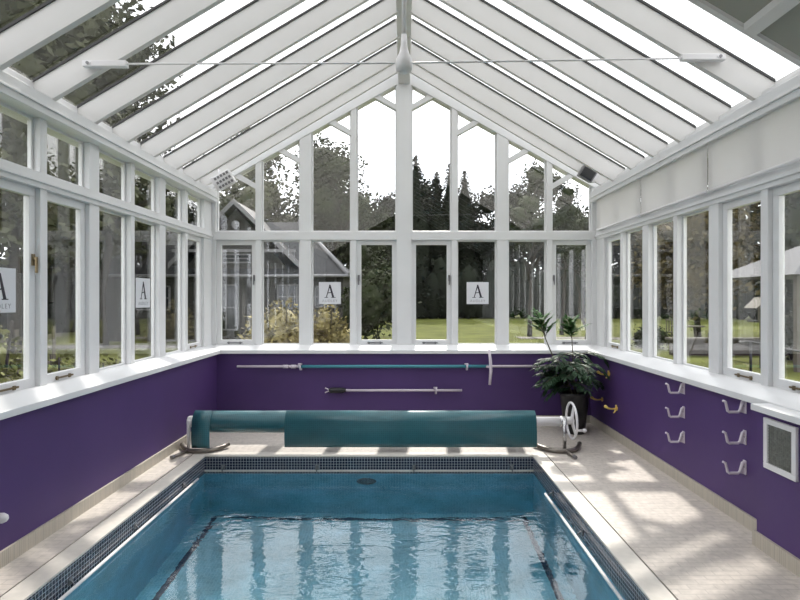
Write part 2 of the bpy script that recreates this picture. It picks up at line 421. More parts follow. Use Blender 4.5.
mb = MB(); f = lambda x: 4.445-.594*x
mb.prism([(.08, YR, f(.08)), (2.60, YR, f(2.60)), (2.60, YR, f(2.60)+.03), (.08, YR, f(.08)+.03)], (0, 3.26-YR, 0)); obj('ceiling_board', mb, CEILP, ceil)
mb = MB(); x = 2.06; mb.prism([(x-.03, YR, f(x-.03)-.045), (x+.03, YR, f(x+.03)-.045), (x+.03, YR, f(x+.03)), (x-.03, YR, f(x-.03))], (0, 3.26-YR, 0)); obj('purlin', mb, WHITE2, ceil)
# tie rod
t = thing('tie_rod', (0, 3.745, 3.2), 'thin white steel tie rod spanning the roof with central hanger', 'tie rod')
mb = MB(); mb.tube([(-2.0, 3.745, 3.205), (0, 3.745, 3.212), (2.0, 3.745, 3.245)], .0065); obj('rod', mb, STEELW, t)
for s, z in ((-1, 3.205), (1, 3.25)):
    mb = MB(); mb.box(s*1.90, s*2.20, 3.728, 3.772, z-.021, z+.021); mb.lathe((s*2.15, 3.735, z), [(.012,-.012),(.012,0)], 10, 'y')
    obj('end_plate', mb, STEELW, t, .006)
    mb = MB(); mb.lathe((s*2.16, 3.722, z), [(.011,-.003),(.011,.006)], 10, 'y'); obj('bolt', mb, GREYM, t)
mb = MB(); mb.tube([(0, 3.745, 3.25), (0, 3.745, 4.42)], .017); obj('hanger', mb, STEELW, t)
mb = MB(); mb.lathe((0, 3.745, 3.205), [(.025,-.062),(.054,-.045),(.060,-.01),(.056,.03),(.034,.075),(.022,.13),(.018,.2)], 18); obj('boss', mb, STEELW, t)

# roller blinds over the right hand top windows
for k in range(3):
    far = pairs[k]-.07 if k else 7.02; near = pairs[k+1]-.07
    b = thing('roller_blind', (WW-.045, (near+far)/2, ZT1-.02), ['white roller blind in the far right corner', 'white roller blind second from the far right corner',
        'white roller blind nearest the camera, cut by the right edge of the photo', 'white roller blind at the right edge of the photo'][min(k, 3)] if k < 4 else 'white roller blind behind the camera on the right', 'blind', 'roller blinds over the top windows')
    mb = MB(); mb.box(WW-.047, WW-.044, near+.008, far-.008, ZT1, ZH+.03); obj('fabric', mb, BLIND, b)
    mb = MB(); mb.tube([(WW-.046, near+.012, ZT1-.003), (WW-.046, far-.012, ZT1-.003)], .013); obj('bottom_rail', mb, STEELW, b)

# ------------------------------------------------------------------ pool
pool = thing('swimming_pool', ((PX0+PX1)/2, (PY0+PY1)/2, -1.4), 'rectangular indoor swimming pool with navy mosaic band and teal tiles', 'swimming pool')
ZF = -1.40
mb = MB(); q = .12
mb.box(PX0-q, PX0, PY0-q, PY1+q, ZF, -.22); mb.box(PX1, PX1+q, PY0-q, PY1+q, ZF, -.22)
mb.box(PX0, PX1, PY1, PY1+q, ZF, -.22); mb.box(PX0, PX1, PY0-q, PY0, ZF, -.22); mb.box(PX0-q, PX1+q, PY0-q, PY1+q, ZF-.1, ZF)
obj('basin', mb, POOLM, pool)
mb = MB()
mb.box(PX0-q, PX0, PY0-q, PY1+q, -.22, -.012); mb.box(PX1, PX1+q, PY0-q, PY1+q, -.22, -.012)
mb.box(PX0, PX1, PY1, PY1+q, -.22, -.012); mb.box(PX0, PX1, PY0-q, PY0, -.22, -.012)
obj('mosaic_band', mb, NAVY, pool)
mb = MB()
mb.box(PX0-c, PX0+.004, PY0-c, PY1+c, -.012, .001); mb.box(PX1-.004, PX1+c, PY0-c, PY1+c, -.012, .001)
mb.box(PX0, PX1, PY1-.004, PY1+c, -.012, .001); mb.box(PX0, PX1, PY0-c, PY0+.004, -.012, .001)
obj('coping', mb, COPE, pool)
mb = MB(); mb.box(PX0, PX1, PY1-.004, PY1+.002, WZ+.004, WZ+.020); obj('waterline_trim', mb, COPE, pool)
mb = MB(); i0, lw = .16, .05
x0, x1, y0, y1 = PX0+i0-.03, PX1-.10, PY0+i0, PY1-.10
mb.box(x0, x0+lw, y0, y1, ZF, ZF+.003); mb.box(x1-lw, x1, y0, y1, ZF, ZF+.003); mb.box(x0+lw, x1-lw, y1-lw, y1, ZF, ZF+.003); mb.box(x0+lw, x1-lw, y0, y0+lw, ZF, ZF+.003)
obj('floor_line', mb, LINEM, pool)
mb = MB(); mb.poly([(PX0,PY0,WZ),(PX1,PY0,WZ),(PX1,PY1,WZ),(PX0,PY1,WZ)])
o = obj('pool_water', mb, WATER, None); tag(o, 'rippled clear blue water filling the swimming pool', 'water', kind='stuff')
# inlets
for x, z, r, lb in ((-.38, -.47, .10, 'round white pool inlet under water below the roller cover'),):
    mb = MB(); mb.lathe((x, PY1-.012, z), [(r,.012),(r,0),(r*.8,-.012),(r*.55,-.004),(r*.5,.0)], 24, 'y'); o = obj('pool_inlet', mb, GREYM, None); tag(o, lb, 'pool fitting')
# guide rails at waterline
for nm, x, ye, br, lb in (('left', -1.985, 5.26, (5.0, 4.1, 3.3, 2.2), 'white guide rail at the waterline along the left pool side'),
                          ('right', 1.257, 4.86, (4.8, 4.0, 3.0, 2.0), 'white guide rail at the waterline along the right pool side')):
    g = thing('guide_rail', (x, 3, WZ), lb, 'rail', 'waterline guide rails')
    mb = MB(); mb.tube([(x, -1.5, WZ+.018), (x, ye, WZ+.018)], .0115); obj('tube', mb, STEELW, g)
    wx = PX0 if x < 0 else PX1
    for y in br:
        mb = MB(); mb.tube([(wx, y, WZ+.05), ((wx*2+x)/3, y, WZ+.05), (x, y, WZ+.02)], .005, 8); mb.box(wx-.002, wx+(.006 if x < 0 else -.006), y-.02, y+.02, WZ+.03, WZ+.07)
        obj('bracket', mb, GREYM, g)
for i, x in enumerate((-1.83, -.88, .10, 1.09)):
    mb = MB(); mb.box(x-.02, x+.02, PY1-.008, PY1+.002, -.135, -.09); mb.tube([(x, PY1-.005, -.10), (x, PY1-.035, -.11), (x, PY1-.035, -.145)], .006, 8)
    o = obj('cover_hook', mb, GREYM, None)
    tag(o, ['small steel hook in the mosaic nearest the left pool corner', 'small steel hook in the back mosaic below the cover notch', 'small steel hook in the back mosaic right of centre', 'small steel hook in the mosaic nearest the right pool corner'][i], 'hook', 'hooks in the back mosaic band')

# ------------------------------------------------------------------ cover roller
RY, RZ_ = 5.74, .302
t = thing('pool_cover_roller', (-.4, RY, 0), 'teal pool cover wound on a white roller with hand wheel', 'pool cover')
mb = MB(); mb.tube([(-2.23, RY, RZ_), (1.665, RY, RZ_)], .050, 20); obj('roller_tube', mb, STEELW, t)
XL, XR = -2.19, 1.37
N = 40; R0 = .112
cover = MB()
def addstrip(x0, x1, prof, th=.006):
    n = len(prof)
    P = [Vector((0, y, z)) for y, z in prof]
    a = [[cover.bm.verts.new((xx, p.y, p.z)) for p in P] for xx in (x0, x1)]
    nrm = []
    for i in range(n):
        d = P[min(i+1, n-1)]-P[max(i-1, 0)]; nrm.append(Vector((0, -d.z, d.y)).normalized())
    b = [[cover.bm.verts.new((xx, (P[i]-nrm[i]*th).y, (P[i]-nrm[i]*th).z)) for i in range(n)] for xx in (x0, x1)]
    for i in range(n-1):
        for q_ in (a, b):
            f = cover.bm.faces.new([q_[0][i], q_[1][i], q_[1][i+1], q_[0][i+1]]); f.smooth = True
        cover.bm.faces.new([a[0][i], a[0][i+1], b[0][i+1], b[0][i]]); cover.bm.faces.new([a[1][i], a[1][i+1], b[1][i+1], b[1][i]])
    for q_ in (0, n-1): cover.bm.faces.new([a[0][q_], a[1][q_], b[1][q_], b[0][q_]])
# wound roll as slightly faceted cylinder with rounded ends
cover.lathe((0, RY, RZ_), [(.06, XL+.0), (R0-.03, XL+.002), (R0-.006, XL+.025), (R0, XL+.05), (R0+.002, -1.2), (R0-.002, -.3), (R0+.002, .6), (R0, XR-.09), (R0-.008, XR-.05), (R0-.03, XR-.002), (.06, XR)], 36, 'x')
fp = [(RY-R0*math.sin(a), RZ_+R0*math.cos(a)+.004) for a in [math.radians(v) for v in range(10, 91, 10)]]
down = lambda zb, bow=.012: [(RY-R0-.003-bow*math.sin(PI*k/6), RZ_-(RZ_-zb)*k/6) for k in range(1, 7)]
addstrip(XL+.004, XL+.19, fp + down(.055)); addstrip(-1.23, XR-.003, fp + down(.065))
obj('cover_sheet', cover, COVER, t)
for s, px in ((-1, -2.235), (1, 1.665)):
    mb = MB(); mb.tube([(px+.005*s, RY-.062, .03), (px+.005*s, RY-.062, RZ_+.03)], .019, 14); mb.lathe((px-.03, RY, RZ_), [(.055,0),(.058,.01),(.058,.05),(.055,.06)], 18, 'x'); obj('upright', mb, CHROME if s > 0 else STEELW, t)
    xa, xb = (px-.13, px+.36) if s < 0 else (px-.27, px+.22)
    arc = []
    for k in range(15):
        f_ = -1+2*k/14; arc.append((xa+(xb-xa)*k/14, 5.68+.24*abs(f_)**2.6*(.9 if s < 0 else 1.0)-.06, .026+.012*(abs(f_)**6)))
    mb = MB(); mb.tube(arc, .0235, 12); obj('base_arc', mb, TUBEB, t)
    fx = -.06 if s < 0 else .03
    mb = MB(); mb.tube([(px, 5.66, .022), (px+fx*.3, 5.58, .022), (px+fx, 5.42, .022)], .016, 12); obj('base_foot', mb, TUBEB, t)
    mb = MB(); mb.tube([(px+fx*.95, 5.44, .022), (px+fx*1.1, 5.40, .022)], .019, 12); obj('foot_cap', mb, GREYM, t)
# hand wheel
wx = 1.762; wh = MB(); ring = [(wx, RY+.185*math.cos(a*2*PI/36), RZ_+.01+.185*math.sin(a*2*PI/36)) for a in range(37)]
wh.tube(ring, .0125, 10, caps=False)
wo = obj('hand_wheel', wh, STEELW, t)
mb = MB(); 
for k in range(3):
    a = PI/2 + k*2*PI/3 + .3
    c0 = Vector((wx, RY, RZ_+.01)); d = Vector((0, math.cos(a), math.sin(a))); pn = Vector((0, -d.z, d.y))
    mb.prism([c0-pn*.05, c0+d*.18-pn*.012, c0+d*.18+pn*.012, c0+pn*.05], (.008, 0, 0))
mb.lathe((wx-.06, RY, RZ_+.01), [(.035,0),(.04,.01),(.04,.07),(.03,.08)], 18, 'x'); obj('spoke', mb, STEELW, wo)
mb = MB(); mb.tube([(wx, RY-.11, RZ_-.07), (wx+.09, RY-.11, RZ_-.07)], [.010, .014], 10); mb.ball((wx+.10, RY-.11, RZ_-.07), .022); obj('grip', mb, STEELW, wo)

# ------------------------------------------------------------------ poles on the back wall
PYY = 6.955; S = PYY/546
X = lambda px: (px-404)*S
Z = lambda py: 1.6-(py-298)*S
t = thing('telescopic_pole', (0, PYY, Z(366.5)), 'long teal and white telescopic pool pole with brush head on upper wall brackets', 'pool pole')
zz = Z(366.5)
mb = MB(); mb.tube([(X(237), PYY, zz), (X(566), PYY, zz+.004)], .016, 12); obj('inner_tube', mb, PINKW, t)
mb = MB(); mb.tube([(X(299), PYY, zz), (X(490), PYY, zz+.003)], .020, 12); obj('outer_tube', mb, BLUEPOLE, t)
mb = MB()
for a, b, r in ((283, 288, .022), (288, 291, .017), (291, 296, .023), (296, 298, .017)): mb.tube([(X(a), PYY, zz), (X(b), PYY, zz)], r, 12)
obj('twist_lock', mb, PINKW, t)
mb = MB(); mb.tube([(X(488.5), PYY-.06, Z(349)), (X(489.5), PYY-.07, Z(360)), (X(490), PYY-.07, Z(370)), (X(489), PYY-.055, Z(384))], [.014,.02,.02,.016], 10); mb.tube([(X(486), PYY, zz), (X(490), PYY-.06, zz)], .016, 10); obj('brush_head', mb, PINKW, t)
def clip(x, z, lb):
    mb = MB(); mb.box(x-.012, x+.012, PYY+.01, YB, z-.05, z+.035); mb.box(x-.03, x+.016, PYY-.03, PYY+.035, z+.026, z+.038); mb.tube([(x, PYY+.03, z-.028), (x, PYY-.028, z-.03), (x, PYY-.034, z+.028)], .010, 8)
    o = obj('pole_bracket', mb, PINKW, None); tag(o, lb, 'bracket', 'pole brackets on the back wall')
clip(X(300.5), zz, 'pale bracket holding the left part of the upper pole'); clip(X(467), zz, 'pale bracket holding the teal part of the upper pole near its brush')
z2 = Z(390.3)
t = thing('brush_pole', (X(395), PYY, z2), 'short white pole with black grip on the lower wall brackets', 'pool pole')
mb = MB(); mb.tube([(X(344), PYY, z2), (X(462), PYY, z2)], .015, 12); obj('tube', mb, PINKW, t)
mb = MB(); mb.tube([(X(329), PYY, z2), (X(331), PYY, z2), (X(343), PYY, z2), (X(346), PYY, z2)], [.022,.036,.036,.018], 12); obj('grip', mb, POT, t)
mb = MB(); mb.tube([(X(330), PYY, z2), (X(327), PYY, z2+.02), (X(325), PYY, z2+.03)], .008, 8); mb.tube([(X(330), PYY, z2), (X(327), PYY, z2-.02), (X(325), PYY, z2-.03)], .008, 8); obj('hook', mb, PINKW, t)
clip(X(436), z2, 'pale bracket holding the lower short pole')

# ------------------------------------------------------------------ handles, brass hooks, vent on the right wall
def mk_hook():
    h = thing('storage_hook', (WX, 0, 0), '', 'hook', 'pale U shaped storage hooks on the right wall')
    mb = MB(); mb.tube([(WX-.004, 0, .034), (WX-.018, 0, .030), (WX-.036, 0, -.030), (WX-.050, 0, -.042), (WX-.112, 0, -.042), (WX-.124, 0, -.034), (WX-.138, 0, .028), (WX-.158, 0, .038)], [.012,.012,.011,.0095,.0095,.0095,.0085,.0085], 10)
    mb.prism([(WX, -.004, -.048), (WX, -.004, .01), (WX-.055, -.004, -.042)], (0, .008, 0)); obj('arm', mb, PINKW, h)
    mb = MB(); mb.box(WX-.008, WX+.001, -.018, .018, -.052, .048); obj('wall_plate', mb, PINKW, h, .003)
    mb = MB(); mb.lathe((WX-.008, 0, -.0), [(.006,-.003),(.006,.001)], 8, 'x'); obj('screw', mb, GREYM, h)
    return h
h0 = mk_hook(); first = True
for y, col, zs in ((4.68, 'far', (.829, .623, .409)), (3.84, 'near', (.84, .622, .411))):
    for z, row in zip(zs, ('top', 'middle', 'bottom')):
        h = h0 if first else copy_tree(h0); first = False
        h.location = (WX, y, z); h['label'] = f'{row} pale U-shaped hook in the ' + ('column further from the vent' if col == 'far' else 'column nearer the vent')
for y, z, tilt, lb in ((6.38, .712, 1, 'brass hook on the right wall, uppermost beside the plant'), (6.60, .375, 0, 'brass hook low beside the plant pot, nearest the corner'), (6.15, .355, 1, 'brass hook low on the right wall, nearest the camera of the three')):
    h = thing('brass_hook', (WX, y, z), lb, 'hook', 'brass hooks on the right wall')
    mb = MB(); mb.lathe((WX-.008, y, z), [(.026,0),(.026,.004),(.020,.010)], 16, 'x'); obj('plate', mb, BRASS, h)
    mb = MB(); mb.tube([(WX-.005, y, z), (WX-.06, y, z-.005), (WX-.10, y, z+.002), (WX-.125, y, z+.02)], [.010,.009,.012,.016], 10); mb.ball((WX-.13, y, z+.022), .018)
    if tilt: mb.tube([(WX-.02, y, z-.0), (WX-.03, y-.02, z-.03), (WX-.05, y-.02, z-.045)], .008, 8); mb.tube([(WX-.01, y, z), (WX-.012, y, z+.04)], .011, 8)
    obj('arm', mb, BRASS, h)
v = thing('air_vent', (2.28, 3.30, .54), 'white framed grey air vent grille on the stepped purple wall', 'vent')
mb = MB(); vy0, vy1, vz0, vz1 = 3.155, 3.44, .535, .85; fw = .036
mb.box(2.262, 2.282, vy0, vy1, vz0, vz0+fw); mb.box(2.262, 2.282, vy0, vy1, vz1-fw, vz1); mb.box(2.262, 2.282, vy0, vy0+fw, vz0+fw, vz1-fw); mb.box(2.262, 2.282, vy1-fw, vy1, vz0+fw, vz1-fw)
obj('frame', mb, STEELW, v, .003)
mb = MB(); mb.box(2.2735, 2.281, vy0+fw, vy1-fw, vz0+fw, vz1-fw)
for k in range(12): yy = vy0+fw+(vy1-vy0-2*fw)*(k+.5)/12; mb.box(2.2695, 2.275, yy-.003, yy+.003, vz0+fw, vz1-fw)
for k in range(14): zz_ = vz0+fw+(vz1-vz0-2*fw)*(k+.5)/14; mb.box(2.2705, 2.275, vy0+fw, vy1-fw, zz_-.003, zz_+.003)
obj('grille', mb, GRILLE, v)
mb = MB(); mb.lathe((-WX+.03, 3.225, .30), [(.03,-.03),(.03,0),(.022,.02),(.01,.03)], 18, 'x'); o = obj('wall_knob', mb, STEELW, None); tag(o, 'round white fitting on the left purple wall', 'wall fitting')

# ------------------------------------------------------------------ twin floodlights under the gable
def flood(xc, zc, s, face, lb, sz):
    t = thing('floodlight', (xc, 6.80, zc), lb, 'light', 'lights in the gable corners')
    rot = Matrix.Translation((xc, 6.80, zc)) @ Matrix.Rotation(math.radians(30)*s, 4, 'Y') @ Matrix.Rotation(math.radians(12), 4, 'X')
    mb = MB(); mb.box(-sz, sz, -.05, .05, -sz*.8, sz*.8); mb.bm.transform(rot); obj('housing', mb, STEELW if face == 'w' else GREYM, t, .008)
    mb = MB()
    if face == 'w':
        for r_ in range(3):
            for q_ in range(5):
                xx = -sz*.72+sz*.36*q_; zz_ = sz*.5-sz*.5*r_; mb.box(xx-.014, xx+.014, -.056, -.049, zz_-.014, zz_+.016)
    else:
        mb.box(-sz*.82, sz*.82, -.056, -.049, -sz*.62, sz*.62)
    mb.bm.transform(rot); obj('louvre' if face == 'w' else 'lens', mb, GREYM if face == 'w' else DGLASS, t)
    mb = MB(); mb.tube([(-s*-sz*.2, .02, sz*.8), (0, .06, sz*1.3)], .012); mb.box(-s*(-sz-.03), -s*(-sz-.0), -.03, .06, -sz*.6, sz*.9); mb.bm.transform(rot); obj('bracket', mb, STEELW, t)
flood(-2.235, 3.07, -1, 'w', 'white slotted light fixture in the left gable corner', .115)
flood(2.28, 3.145, 1, 'd', 'small dark faced light fixture in the right gable corner', .095)

# ------------------------------------------------------------------ stickers
def text_mesh(s, size):
    cu = bpy.data.curves.new('t', 'FONT'); cu.body = s; cu.size = size; cu.extrude = .0006; cu.align_x = 'CENTER'; cu.space_character = 1.25
    o = bpy.data.objects.new('t', cu); COL.objects.link(o); bpy.context.view_layer.update()
    me = bpy.data.meshes.new_from_object(o.evaluated_get(bpy.context.evaluated_depsgraph_get())); bpy.data.objects.remove(o)
    return me
TM = text_mesh('AUDLEY', .046)
def sticker(M, lb):            # M maps local (x right, y up, z toward room) to world
    loc = M.to_translation(); t = thing('window_sticker', loc, lb, 'sticker', 'square white stickers on the window panes')
    mb = MB(); mb.box(-.145, .145, -.145, .145, -.001, .001); mb.bm.transform(M); obj('card', mb, CARD, t)
    mb = MB(); e = .0025
    mb.prism([(-.052,-.055,e-.001),(-.040,-.055,e-.001),(.008,.105,e-.001),(-.006,.105,e-.001)], (0,0,.001))          # thin left stroke
    mb.prism([(.030,-.055,e-.001),(.058,-.055,e-.001),(.008,.110,e-.001),(-.012,.110,e-.001)], (0,0,.0012))          # thick right stroke
    mb.prism([(-.038,-.005,e-.001),(.034,.006,e-.001),(.032,.014,e-.001),(-.034,.006,e-.001)], (0,0,.0014))
    mb.box(-.072, -.024, -.062, -.055, e-.001, e); mb.box(.018, .076, -.062, -.055, e-.001, e)
    mb.bm.transform(M); obj('letter', mb, INK, t)
    mb = MB(); mb.bm.from_mesh(TM); mb.bm.transform(M @ Matrix.Translation((0, -.118, .002))); obj('lettering', mb, INKG, t)
RB = Matrix(((1,0,0,0),(0,0,-1,0),(0,1,0,0),(0,0,0,1)))     # local z -> -Y
RL = Matrix(((0,0,1,0),(1,0,0,0),(0,1,0,0),(0,0,0,1)))      # local x -> +Y, z -> +X
sticker(Matrix.Translation((-.978, YW+.055, 1.665)) @ RB, 'square white A sticker on the back window left of the king post')
sticker(Matrix.Translation((.972, YW+.055, 1.665)) @ RB, 'square white A sticker on the back window right of the king post')
sticker(Matrix.Translation((-(WW+.055), 3.475, 1.65)) @ RL, 'square white A sticker cut by the left edge of the photo')
sticker(Matrix.Translation((-(WW+.055), 5.39, 1.65)) @ RL, 'square white A sticker on the left wall, further down the pool')

# ------------------------------------------------------------------ potted plant
PC = Vector((2.03, 6.50, 0))
pl = thing('potted_plant', PC, 'leafy green houseplant in a tall black pot in the corner', 'plant')
mb = MB(); mb.lathe(PC, [(.115,0),(.12,.01),(.168,.44),(.18,.45),(.18,.485),(.165,.485),(.155,.44),(.02,.435)], 32); obj('pot', mb, POT, pl)
mb = MB(); mb.lathe(PC, [(.14,.43),(.14,.45),(.05,.46)], 20); obj('compost', mb, SOIL, pl)
def leaflet(bm, p, d, up, L, W):
    d = d.normalized(); side = d.cross(up).normalized(); n = side.cross(d)
    a = bm.verts.new(p); tp = bm.verts.new(p+d*L-n*L*.12); l_ = bm.verts.new(p+d*L*.45+side*W-n*L*.0); r_ = bm.verts.new(p+d*L*.45-side*W); m_ = bm.verts.new(p+d*L*.5+n*W*.35)
    for f in ((a, r_, m_), (a, m_, l_), (m_, r_, tp), (m_, tp, l_)): bm.faces.new(f)
def frond(fb, sb, base, az_, elev, L, droop, leafL, n=11):
    pts = [base.copy()]; p = base.copy(); e = elev
    for k in range(8):
        d = Vector((math.cos(az_)*math.cos(e), math.sin(az_)*math.cos(e), math.sin(e))); p = p + d*L/8; pts.append(p.copy()); e -= droop/8
    sb.tube(pts, [.005-.0004*i for i in range(9)], 5)
    for k in range(n):
        f_ = .2+.8*k/(n-1); i = min(int(f_*8), 7); q_ = pts[i].lerp(pts[i+1], f_*8-i); d = (pts[i+1]-pts[i]).normalized(); sd2 = d.cross(Vector((0,0,1))).normalized()
        ll = leafL*(1.0-.55*abs(f_-.45))
        for s in (-1, 1): leaflet(fb.bm, q_, d*.75+sd2*s*1.0+Vector((0,0,random.uniform(-.35,.1))), Vector((0,0,1)), ll, ll*.16)
    leaflet(fb.bm, pts[-1], (pts[-1]-pts[-2]), Vector((0,0,1)), leafL*.8, leafL*.12)
fd, fbm, sb = MB(), MB(), MB()
rnd = random.Random(11)
canes = [((-.02,0), (-.40,.0), 1.27, 1), ((.0,-.02), (-.03,.02), 1.22, 1), ((.03,.02), (.06,.0), .92, 0), ((-.05,.03), (-.14,.02), .90, 0), ((.03,-.05), (.0,-.12), .82, 0), ((-.03,-.05), (-.16,-.1), .80, 0)]
for (bx_, by_), (tx, ty), h, top in canes:
    b = PC+Vector((bx_, by_, .44)); e = PC+Vector((tx, ty, h))
    pts = [b.lerp(e, k/6)+Vector((tx*.3*math.sin(k*.5), 0, 0))*.2 for k in range(7)]
    sb.tube(pts, [.011-.001*k for k in range(7)], 7)
    nfr = 14 if top else 9
    for k in range(nfr):
        f_ = (.80+.2*k/(nfr-1)) if top and k > 2 else .22+.78*k/(nfr-1)*(.5 if top else 1); p = pts[0].lerp(pts[-1], f_); a = k*2.4+rnd.random()*.8
        if math.cos(a) > .35: a = PI-a*.5
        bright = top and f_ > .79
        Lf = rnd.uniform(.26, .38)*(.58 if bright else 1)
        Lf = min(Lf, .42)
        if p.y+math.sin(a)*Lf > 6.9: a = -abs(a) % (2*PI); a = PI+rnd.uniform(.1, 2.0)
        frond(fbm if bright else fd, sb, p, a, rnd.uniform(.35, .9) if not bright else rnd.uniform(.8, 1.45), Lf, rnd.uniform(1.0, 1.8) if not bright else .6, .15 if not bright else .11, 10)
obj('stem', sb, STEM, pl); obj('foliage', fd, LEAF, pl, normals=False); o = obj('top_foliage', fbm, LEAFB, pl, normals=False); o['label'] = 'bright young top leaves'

# ------------------------------------------------------------------ outside
GZ = -.15
mb = MB(); mb.box(-70, -2.7, -15, 75, GZ-.1, GZ); mb.box(2.7, 70, -15, 75, GZ-.1, GZ); mb.box(-2.7, 2.7, 7.3, 75, GZ-.1, GZ); mb.box(-2.7, 2.7, -15, YR-.25, GZ-.1, GZ)
o = obj('lawn', mb, GRASS); tag(o, 'wide mown green lawn around the pool house', 'lawn', kind='stuff')
def path(pts, lb):
    mb = MB(); mb.prism([(x, y, GZ) for x, y in pts], (0, 0, .012)); o = obj('garden_path', mb, PAVE); tag(o, lb, 'path', 'garden paths')
path([(-30, 17.5), (-3.5, 19.5), (-3.5, 20.6), (-30, 19)], 'pale paved path crossing the lawn on the left')
path([(5, 23.5), (26, 21), (26, 22.2), (5, 24.6)], 'pale paved path crossing the lawn on the right')
path([(4.5, 8.6), (16, 9.6), (16, 11.0), (4.5, 10.0)], 'pale path close outside the right windows')

def foliage(mb, c, r, sc, n, leaf, rr):
    for _ in range(n):
        u = rr.uniform(-1, 1); a = rr.uniform(0, 2*PI); q = math.sqrt(1-u*u); d = Vector((q*math.cos(a), q*math.sin(a), u))
        k = (.55+.55*rr.random())*(1+.35*noise.noise(d*2.6+Vector(c)))
        p = Vector((c[0]+d.x*r*sc[0]*k, c[1]+d.y*r*sc[1]*k, c[2]+d.z*r*sc[2]*k))
        L = leaf*rr.uniform(.6, 1.3); d2 = Vector((rr.gauss(0,1), rr.gauss(0,1), rr.gauss(0,.7))).normalized(); s2 = d2.cross(Vector((rr.gauss(0,1), rr.gauss(0,1), rr.gauss(0,1)))).normalized()
        mb.poly([p-d2*L*.5, p+s2*L*.28, p+d2*L*.5, p-s2*L*.28])
def tree(x, y, h, r, m, lb, seed, kind='round', leaf=.32, n=3600, cb=.22, grp='trees beyond the glass'):
    rr = random.Random(seed); t = thing('garden_tree', (x, y, GZ), lb, 'tree', grp)
    mb = MB(); pts = [(x+.1*rr.uniform(-1,1)*k, y+.1*rr.uniform(-1,1)*k, GZ-.05+h*.85*k/6) for k in range(7)]; mb.tube(pts, [max(.02, h*.015*(1-k/6.8)) for k in range(7)], 8)
    if kind != 'conifer':
        for k in range(6):
            a = rr.uniform(0, 2*PI); z0 = h*rr.uniform(.3, .6); mb.tube([(x, y, z0), (x+r*.4*math.cos(a), y+r*.4*math.sin(a), z0+r*.35), (x+r*.75*math.cos(a), y+r*.75*math.sin(a), z0+r*.6)], [h*.012, h*.008, h*.003], 6)
    obj('trunk', mb, BARK, t)
    mb = MB()
    if kind == 'conifer':
        prof = [(max(.04, r*(1-q/10)**.9*(1+.25*math.sin(q*5.1+seed))*.62), z0_) for q, z0_ in ((q, GZ+.2+(h-.3)*q/10) for q in range(11))]
        mb.lathe((x, y, 0), prof, 10)
        for _ in range(n):
            f_ = rr.random()**1.25; a = rr.uniform(0, 2*PI); R = (r*(1-f_)**.85+.06)*(.55+.55*rr.random())*(1+.22*math.sin(f_*34+a*2))
            p = Vector((x+R*math.cos(a), y+R*math.sin(a), GZ+.2+(h-.2)*f_)); L = leaf*rr.uniform(.5, 1.2)*(1-.4*f_)
            d2 = Vector((math.cos(a), math.sin(a), rr.uniform(-.6, .5))).normalized(); s2 = Vector((-math.sin(a), math.cos(a), rr.uniform(-.6, .6))).normalized()
            mb.poly([p-d2*L*.5, p+s2*L*.3, p+d2*L*.6, p-s2*L*.3])
    else:
        nb = 9
        for k in range(nb):
            a = rr.uniform(0, 2*PI); e = rr.uniform(0, 1); zz_ = h*(cb+(1-cb)*.12)+(h*(1-cb)*.78)*e; R = r*(.62 if k else .75)*(1.15-.45*abs(e-.4))
            q_ = r*.5*(1-.5*e); cc = (x+q_*math.cos(a), y+q_*math.sin(a), min(zz_, h-R*.75)) if k else (x, y, h*(cb+1)/2)
            mb.ball(cc, R*.5, 2, (1, 1, .9), .5); foliage(mb, cc, R*.96, (1, 1, .85), int(n*1.4)//nb, leaf*.85, rr)
    obj('foliage', mb, m, t, normals=False)
    return t
# tall trees on the left, over the roof glass
tree(-10.0, 14.0, 11.8, 3.7, FOLL, 'tall grey-green tree seen through the near left roof glass', 1, leaf=.3, n=8000)
tree(-11.0, 20, 12.8, 3.5, FOLL, 'tall grey-green tree behind the far left roof panes', 2, leaf=.34, n=7000)
tree(-13.0, 8.5, 11.5, 3.8, FOLL, 'tall dark tree outside the near left windows', 3, leaf=.32, n=7000)
tree(-17.5, 27, 11, 4.0, FOLM, 'broad green tree left of the house', 4, leaf=.4, n=4000)
# behind the house
tree(-8.2, 31.5, 12.0, 3.0, FOLL, 'pale tree rising behind the house roof', 5, leaf=.3, n=5000)
tree(-3.9, 30.5, 10.6, 2.7, FOLM, 'round leafy tree behind the right end of the house', 6, leaf=.28, n=5000)
tree(-1.9, 37, 8.2, 1.9, FOLM, 'low tree left of the king post against the sky', 7, leaf=.28)
# tree line at the back of the lawn
specs = [(.95, 44, 13.1, 3.0,'conifer'), (2.7,45,12.0,2.6,'conifer'), (3.8,45.5,12.8,2.6,'conifer'), (5.1,46,12.3,2.8,'conifer'), (7.4,47,10.0,2.6,'round'), (-1.4,48,9.0,2.4,'round'), (9.0,46,9.3,2.6,'round'),
         (11.6,47,10.2,2.8,'round'), (14.4,45,9.4,2.6,'round'), (17.2,46,10.4,3.0,'round'), (20.5,45,11,3.2,'round'), (24,44,12,3.4,'round'), (28,42,12,3.6,'round'), (32,39,12,3.6,'round'), (-4.6,49,9.5,3,'round')]
names = ['tallest pointed conifer just right of the king post','pointed conifer second right of the king post','pointed conifer third right of the king post','tall narrow conifer left of the A sticker pane edge','rounded tree above the right A sticker','rounded tree seen left of the king post, far back','rounded tree third from the conifers','rounded tree above the plant, far back','rounded tree left of the right gable corner','rounded tree at the right gable corner','dense tree seen in the last right window','dense tree seen in the second right window from the corner','dense tree seen in the third right window from the corner','dense tree far to the right of the lawn','dense low tree hidden behind the house end']
for i, ((x, y, h, r, kd), nm) in enumerate(zip(specs, names)): tree(x*1.09, y*1.09, h*(1.09 if kd == 'conifer' else 1.28), r*1.15, FOL, nm, 20+i, kd, leaf=.42, n=3400, cb=.02)
